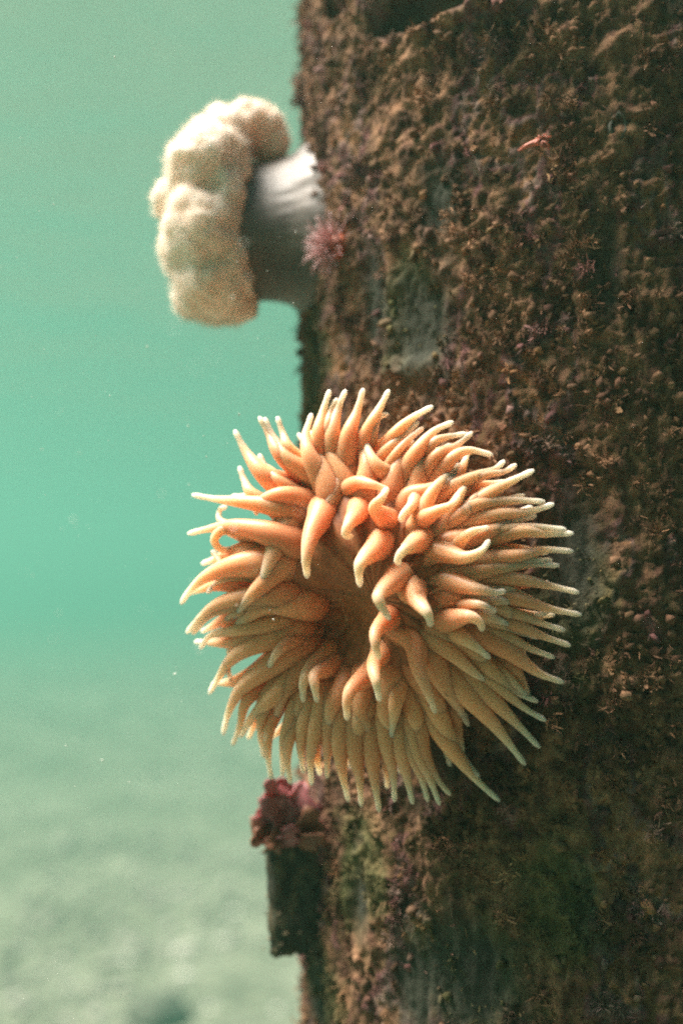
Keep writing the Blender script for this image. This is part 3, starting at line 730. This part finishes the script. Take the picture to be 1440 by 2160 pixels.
# ------------------------------------------------------------------ the dark wooden block at the piling's side
M_BLOCK = None
nt = NT('dark_wet_wood'); c = obj_coord(nt)
mp_ = nt.n('ShaderNodeMapping'); mp_.inputs['Scale'].default_value = (1, 1, 0.35); nt.l(c, mp_.inputs['Vector'])
n1 = nt.noise(160, 5, 0.65, mp_.outputs[0]); n2 = nt.noise(520, 3, 0.6, c)
r1 = nt.ramp(n1.outputs['Fac'], [(0.3, (0.020, 0.026, 0.020)), (0.52, (0.05, 0.05, 0.034)), (0.68, (0.17, 0.13, 0.075))])
r2 = nt.ramp(n2.outputs['Fac'], [(0.3, (0.6, 0.6, 0.6)), (0.7, (1.4, 1.4, 1.4))])
p = nt.principled(**{'Roughness': 0.8, 'Specular IOR Level': 0.3}); nt.l(nt.mix(1.0, r1.outputs['Color'], r2.outputs['Color'], 'MULTIPLY'), p.inputs['Base Color'])
nt.l(nt.bump(n1.outputs['Fac'], 0.6, 0.002).outputs[0], p.inputs['Normal']); M_BLOCK = nt.m
BD = 0.540
fr4 = [(560, 1776), (720, 1770), (722, 2012), (569, 2031)]
bm = bmesh.new(); vs = []
for dz in (0.0, 0.055):
    vs.append([bm.verts.new(at(720 + (x - 720) * (BD / (BD + dz)), 1080 + (y - 1080) * BD / (BD + dz), BD + dz)) for x, y in fr4])
for s in range(4): bm.faces.new((vs[0][s], vs[0][(s + 1) % 4], vs[1][(s + 1) % 4], vs[1][s]))
bm.faces.new(vs[0]); bm.faces.new(vs[1][::-1]); bmesh.ops.recalc_face_normals(bm, faces=bm.faces)
bmesh.ops.bevel(bm, geom=list(bm.edges), offset=0.0022, segments=2, affect='EDGES')
bmesh.ops.subdivide_edges(bm, edges=[e for e in bm.edges if e.calc_length() > 0.008], cuts=14, use_grid_fill=True)
bmesh.ops.triangulate(bm, faces=bm.faces)
cv = np.array([v_.co[:] for v_ in bm.verts]); dv = 0.0026 * fbm(cv * 90, 91, 3) + 0.0012 * fbm(cv * 380, 92, 2)
bm.normal_update()
for v_, d_ in zip(bm.verts, dv): v_.co += v_.normal * float(d_)
me = bpy.data.meshes.new('wooden_block'); bm.to_mesh(me); bm.free()
for pl in me.polygons: pl.use_smooth = True
blk_loc = at(640, 2010, BD)
blk = link('wooden_block', me, M_BLOCK); me.transform(Matrix.Translation(-blk_loc)); blk.location = blk_loc
tag(blk, 'dark square-ended wooden block fixed to the piling below the big orange anemone', 'block')

g = np.random.default_rng(63); bc = np.array([v_.co[:] for v_ in me.vertices]); bn = np.array([v_.normal[:] for v_ in me.vertices])
ii = g.choice(len(bc), 900); v, f, nv = blobs(bc[ii] + g.normal(size=(900, 3)) * 0.0012, 0.0004 + 0.0016 * g.random(900) ** 3, g)
M_CRUST = mat_soft('block_crust', (0.05, 0.05, 0.03), (0.20, 0.15, 0.09), 90, 0, 0.001, 0.9)
tag(link('encrustation', mesh_np('encrustation', v, f), M_CRUST, blk), kind='stuff')

# red seaweed on top of the block
M_WEED = mat_soft('red_weed', (0.17, 0.048, 0.052), (0.40, 0.16, 0.165), 120, 0.3, 0.002, 0.45, (1, .3, .3), 0.3, 500)
M_WEED2 = mat_soft('brown_weed', (0.13, 0.05, 0.03), (0.26, 0.12, 0.07), 150, 0.2, 0.002, 0.5)
def blade(pts_px, wid, d, seed, ruff=0.28):
    """a crinkled leafy blade along pixel points, width in pixels"""
    g = np.random.default_rng(seed); n = 14; m = 9
    path = catmull([at(x, y, d + dz)[:] for x, y, dz in pts_px], n); T = np.gradient(path, axis=0); T /= np.linalg.norm(T, axis=1)[:, None]
    side = np.cross(T, np.array(FWD)); side /= np.linalg.norm(side, axis=1)[:, None]; nn = np.cross(side, T)
    V = []; ph = g.random() * 6
    for a in range(n):
        s = a / (n - 1); w = wid * PK * 1.35 * (math.sin(math.pi * (0.14 + 0.855 * s)) ** 0.7 + 0.02) * (1 + 0.34 * math.sin(s * 19 + ph) + 0.16 * g.normal())
        for b_ in range(m):
            x = b_ / (m - 1) * 2 - 1
            V.append(path[a] + side[a] * x * w * 0.5 + nn[a] * w * ruff * 0.28 * (math.sin(x * 2.6 + s * 7 + ph) + abs(x) ** 2 * math.sin(s * 23 + ph * 2 + (x > 0) * 2)))
    i, j = np.meshgrid(np.arange(n - 1), np.arange(m - 1), indexing='ij'); i = i.ravel(); j = j.ravel()
    me = mesh_np('blade', np.array(V), np.stack([i * m + j, i * m + j + 1, (i + 1) * m + j + 1, (i + 1) * m + j], 1))
    return me
weed = empty('red_seaweed', at(610, 1782, 0.585))
tag(weed, 'tattered dark red seaweed growing on top of the wooden block', 'seaweed')
BL = [([(612,1782,0),(600,1740,-.004),(588,1700,-.008),(585,1655,-.006)],58,0.538,1,0),([(625,1782,0),(628,1740,-.006),(630,1690,-.010),(640,1648,-.006)],62,0.540,2,0),
 ([(600,1750,0),(580,1715,-.006),(560,1695,-.010),(546,1684,-.012)],44,0.542,3,0),([(590,1780,0),(570,1760,-.004),(552,1745,-.008),(534,1768,-.012)],38,0.544,4,1),
 ([(650,1785,0),(652,1750,-.006),(655,1720,-.01),(668,1690,-.008)],36,0.538,5,1),([(610,1778,0),(592,1768,-.008),(575,1775,-.012),(562,1790,-.014)],34,0.540,6,1),
 ([(640,1790,0),(655,1775,-.010),(672,1772,-.012),(684,1782,-.010)],30,0.538,7,1),([(618,1700,0),(600,1672,-.004),(590,1640,-.006)],44,0.546,8,0),([(640,1700,0),(600,1706,-.006),(572,1700,-.010),(552,1680,-.012)],40,0.536,21,0),([(580,1760,0),(560,1758,-.006),(545,1770,-.010),(530,1785,-.012)],26,0.538,22,1),([(600,1720,0),(580,1690,-.006),(572,1660,-.010),(576,1640,-.012)],30,0.534,23,0),([(606,1782,0),(612,1760,-.008),(615,1738,-.010)],26,0.534,9,0)]
for pts_, w_, d_, s_, k_ in BL:
    bo = child('blade', blade(pts_, w_, d_, s_), (M_WEED, M_WEED2)[k_], weed)
    sd = bo.modifiers.new('thick', 'SOLIDIFY'); sd.thickness = 0.0006

# ------------------------------------------------------------------ small things on the piling
M_BARN = mat_soft('shell_chalk', (0.07, 0.065, 0.05), (0.15, 0.14, 0.11), 160, 0.0, 0.001, 0.8, bump=0.5)
def barnacle(px, py, rpx, label):
    P, nn = pile_hit(px, py, 0.0); k = P.dot(FWD) / FPX
    u = nn.cross(Vector((0, 0, 1))).normalized(); w = nn.cross(u); V = []; na_ = 28
    pr = [(1.0, -0.5), (0.92, 0.05), (0.78, 0.38), (0.60, 0.60), (0.50, 0.60), (0.44, 0.40), (0.38, 0.1)]
    for r, h in pr:
        for b_ in range(na_):
            th = 2 * math.pi * b_ / na_; rr = r * (1 + 0.06 * math.sin(3 * th + 1) + 0.05 * math.sin(7 * th) + 0.07 * math.sin(19 * th) * (r > 0.55)) * rpx * k
            V.append((P + nn * (h * rpx * k * (1 + 0.15 * math.sin(3 * th + 1))) + u * math.cos(th) * rr * 0.8 + w * math.sin(th) * rr * 1.25)[:])
    V.append((P + nn * 0.05 * rpx * k)[:])
    n_ = len(pr); i, j = np.meshgrid(np.arange(n_ - 1), np.arange(na_), indexing='ij'); i = i.ravel(); j = j.ravel(); kk = (j + 1) % na_
    jj = np.arange(na_); b0 = (n_ - 1) * na_
    me = mesh_np('barnacle', np.array(V), [np.stack([i * na_ + j, i * na_ + kk, (i + 1) * na_ + kk, (i + 1) * na_ + j], 1), np.stack([b0 + jj, b0 + (jj + 1) % na_, np.full(na_, len(V) - 1)], 1)])
    me.transform(Matrix.Translation(-P)); o = link('barnacle', me, M_BARN); o.location = P
    return tag(o, label, 'barnacle')
barnacle(1302, 272, 34, 'pale grey-green barnacle shell with a dark hollow, upper right on the piling')

# the little red hydroid with its stalk
P, nn = pile_hit(1140, 300, 0.008); k = P.dot(FWD) / FPX
hyd = empty('red_hydroid', P); tag(hyd, 'tiny salmon-red hydroid on a thin stalk in the brown turf', 'hydroid')
dd = P.dot(FWD) - 0.002
V, q_, t_, tt = tube_arrays(catmull([at(1092, 318, dd + .006)[:], at(1100, 314, dd + .002)[:], at(1110, 308, dd - .001)[:], at(1138, 298, dd - .002)[:]], 14), np.linspace(1.5, 8.0, 14) * k, 8)
me = mesh_np('stalk', V, [q_, t_]); set_f(me, 't', tt); M_HYD = mat_soft('hydroid_red', (0.34, 0.09, 0.06), (0.46, 0.17, 0.12), 400, 0.4, 0.002)
child('stalk', me, M_HYD, hyd)
for q2 in range(40):
    al = random.uniform(0, 6.283); b0_ = at(1136, 300, dd - 0.002); L = random.uniform(14, 30)
    tip = at(1143 + L * math.cos(al) * 0.7 + 4, 300 + L * math.sin(al) * 0.6, dd - 0.003 - random.random() * 0.003)
    mid = b0_.lerp(tip, 0.5) + Vector((0, -0.0012, 0.0004))
    child('tentacle', tentacle_mesh([b0_[:], mid[:], tip[:]], 3.2 * k, 1.2 * k, 8, 6), M_HYD, hyd)

# ------------------------------------------------------------------ on the seabed
def bed_at(px, py):
    d = at(px, py, 1.0); t = BED / d.z; P = d * t
    for _ in range(4): t = bed_z(P.x, P.y) / d.z; P = d * t
    return P
M_SHELL = mat_soft('pale_shell', (0.40, 0.38, 0.33), (0.60, 0.57, 0.50), 12, 0, 0.001, 0.7, bump=0.3, bscale=30)
M_ROCK = mat_soft('dark_rock', (0.035, 0.04, 0.03), (0.10, 0.10, 0.075), 5, 0, 0.001, 0.9, bump=0.8, bscale=14)
M_GRAV = mat_soft('gravel', (0.10, 0.095, 0.08), (0.34, 0.32, 0.27), 1.3, 0, 0.001, 0.95, bump=0.4, bscale=30)
g = np.random.default_rng(21); m = 9000
rr = 5.0 + 26.0 * g.random(m) ** 1.3; th = math.radians(-40) + math.radians(62) * g.random(m)
xs = rr * np.sin(th); ys = rr * np.cos(th)
pz = np.stack([xs, ys, np.zeros(m)], 1); zs = BED + 0.16 * fbm(pz * 0.22, 3, 3) + 0.07 * fbm(pz * 0.9, 5, 3) + 0.03 * fbm(pz * 3.2, 8, 2)
cl = fbm(pz * 0.6, 25, 3) > -0.1
C_ = np.stack([xs, ys, zs + 0.01], 1)[cl]
v, f, nv = blobs(C_, 0.02 + 0.07 * g.random(len(C_)) ** 3, g, (0.4, 1.0), 0.25)
tag(link('gravel', mesh_np('gravel', v, f), M_GRAV), 'pale gravel and shell grit strewn over the sandy seabed', 'gravel', kind='stuff')
def stone(name, px, py, rpx, mat, label, cat, group=None, flat=0.6, seed=0):
    P = bed_at(px, py); k = P.dot(FWD) / FPX; r = rpx * k
    bm = bmesh.new(); bmesh.ops.create_icosphere(bm, subdivisions=4, radius=1.0)
    c_ = np.array([v_.co[:] for v_ in bm.verts]); n_ = 1 + 0.45 * fbm(c_ * 1.3 + seed * 7.7, seed, 3) + 0.15 * fbm(c_ * 4 + seed, seed + 3, 3)
    for v_, s_ in zip(bm.verts, n_): v_.co = Vector((v_.co.x * r, v_.co.y * r, v_.co.z * r * flat)) * float(s_)
    me = bpy.data.meshes.new(name); bm.to_mesh(me); bm.free()
    for pl in me.polygons: pl.use_smooth = True
    o = link(name, me, mat); o.location = P + Vector((0, 0, r * flat * 0.25)); o.rotation_euler.z = seed
    return tag(o, label, cat, group)
stone('rock', 330, 2150, 62, M_ROCK, 'dark blurred rock on the seabed at the bottom edge of the picture', 'rock', seed=3, flat=0.55)
SH = [(470, 1988, 12, 'bright white shell fragment on the sand, nearest beside the lower half of the wooden block'), (495, 1926, 10, 'small white shell fragment on the sand, highest one beside the wooden block'),
 (262, 2028, 14, 'broad pale shell fragment alone on the sand, midway between block and frame edge'), (388, 2060, 16, 'largest pale shell fragment, lying just above the dark rock'),
 (136, 2030, 9, 'small pale shell fragment on the sand towards the picture edge'), (150, 2085, 9, 'small pale shell fragment, lowest one left of the dark rock'),
 (445, 2128, 12, 'pale upright-looking shell fragment close beside the dark rock'), (380, 2008, 15, 'wide pale shell fragment directly above the largest one'),
 (585, 2130, 9, 'small pale shell fragment at the foot of the piling edge'), (55, 2000, 8, 'tiny pale shell fragment nearest the picture edge on the sand'), (415, 1962, 8, 'tiny pale shell fragment highest on the sand away from the block')]
for s_, (x, y, r, lb) in enumerate(SH):
    stone('shell_fragment', x, y, r, M_SHELL, lb, 'shell', 'pale shell fragments on the seabed', 0.45, s_ + 11)

# ------------------------------------------------------------------ specks adrift in the water
g = np.random.default_rng(33); m = 2200
px = g.random(m) * 1500 - 30; py = g.random(m) * 1700 - 20; dp = 0.22 + 0.9 * g.random(m) ** 1.2
Cs = np.array([at(a_, b_, c_)[:] for a_, b_, c_ in zip(px, py, dp)])
inside = ((Cs[:, 0] - PAX) ** 2 + (Cs[:, 1] - PAY) ** 2 > (PR + 0.02) ** 2) & (px < 640); Cs = Cs[inside]
v, f, nv = blobs(Cs, 0.00013 + 0.00042 * g.random(len(Cs)) ** 4, g)
M_SPECK = mat_soft('speck', (0.7, 0.7, 0.62), (0.85, 0.85, 0.78), 100, 0, 0.001, 0.9)
tag(link('marine_snow', mesh_np('marine_snow', v, f), M_SPECK), 'fine white specks drifting in the green water', 'particles', kind='stuff')

# ------------------------------------------------------------------ the water's haze
bm = bmesh.new(); bmesh.ops.create_cube(bm, size=1.0)
lo = BED - 1.2; hi = SURF + 1.0
for v_ in bm.verts: v_.co = (v_.co.x * 244, v_.co.y * 244, (lo + hi) / 2 + v_.co.z * (hi - lo))
me = bpy.data.meshes.new('haze'); bm.to_mesh(me); bm.free()
nt = NT('sea_haze'); pv = nt.n('ShaderNodeVolumePrincipled')
pv.inputs['Color'].default_value = (0.130, 0.352, 0.280, 1); pv.inputs['Density'].default_value = 0.052; pv.inputs['Anisotropy'].default_value = 0.35
nt.l(pv.outputs[0], nt.out.inputs['Volume'])
tag(link('haze', me, nt.m), kind='stuff')
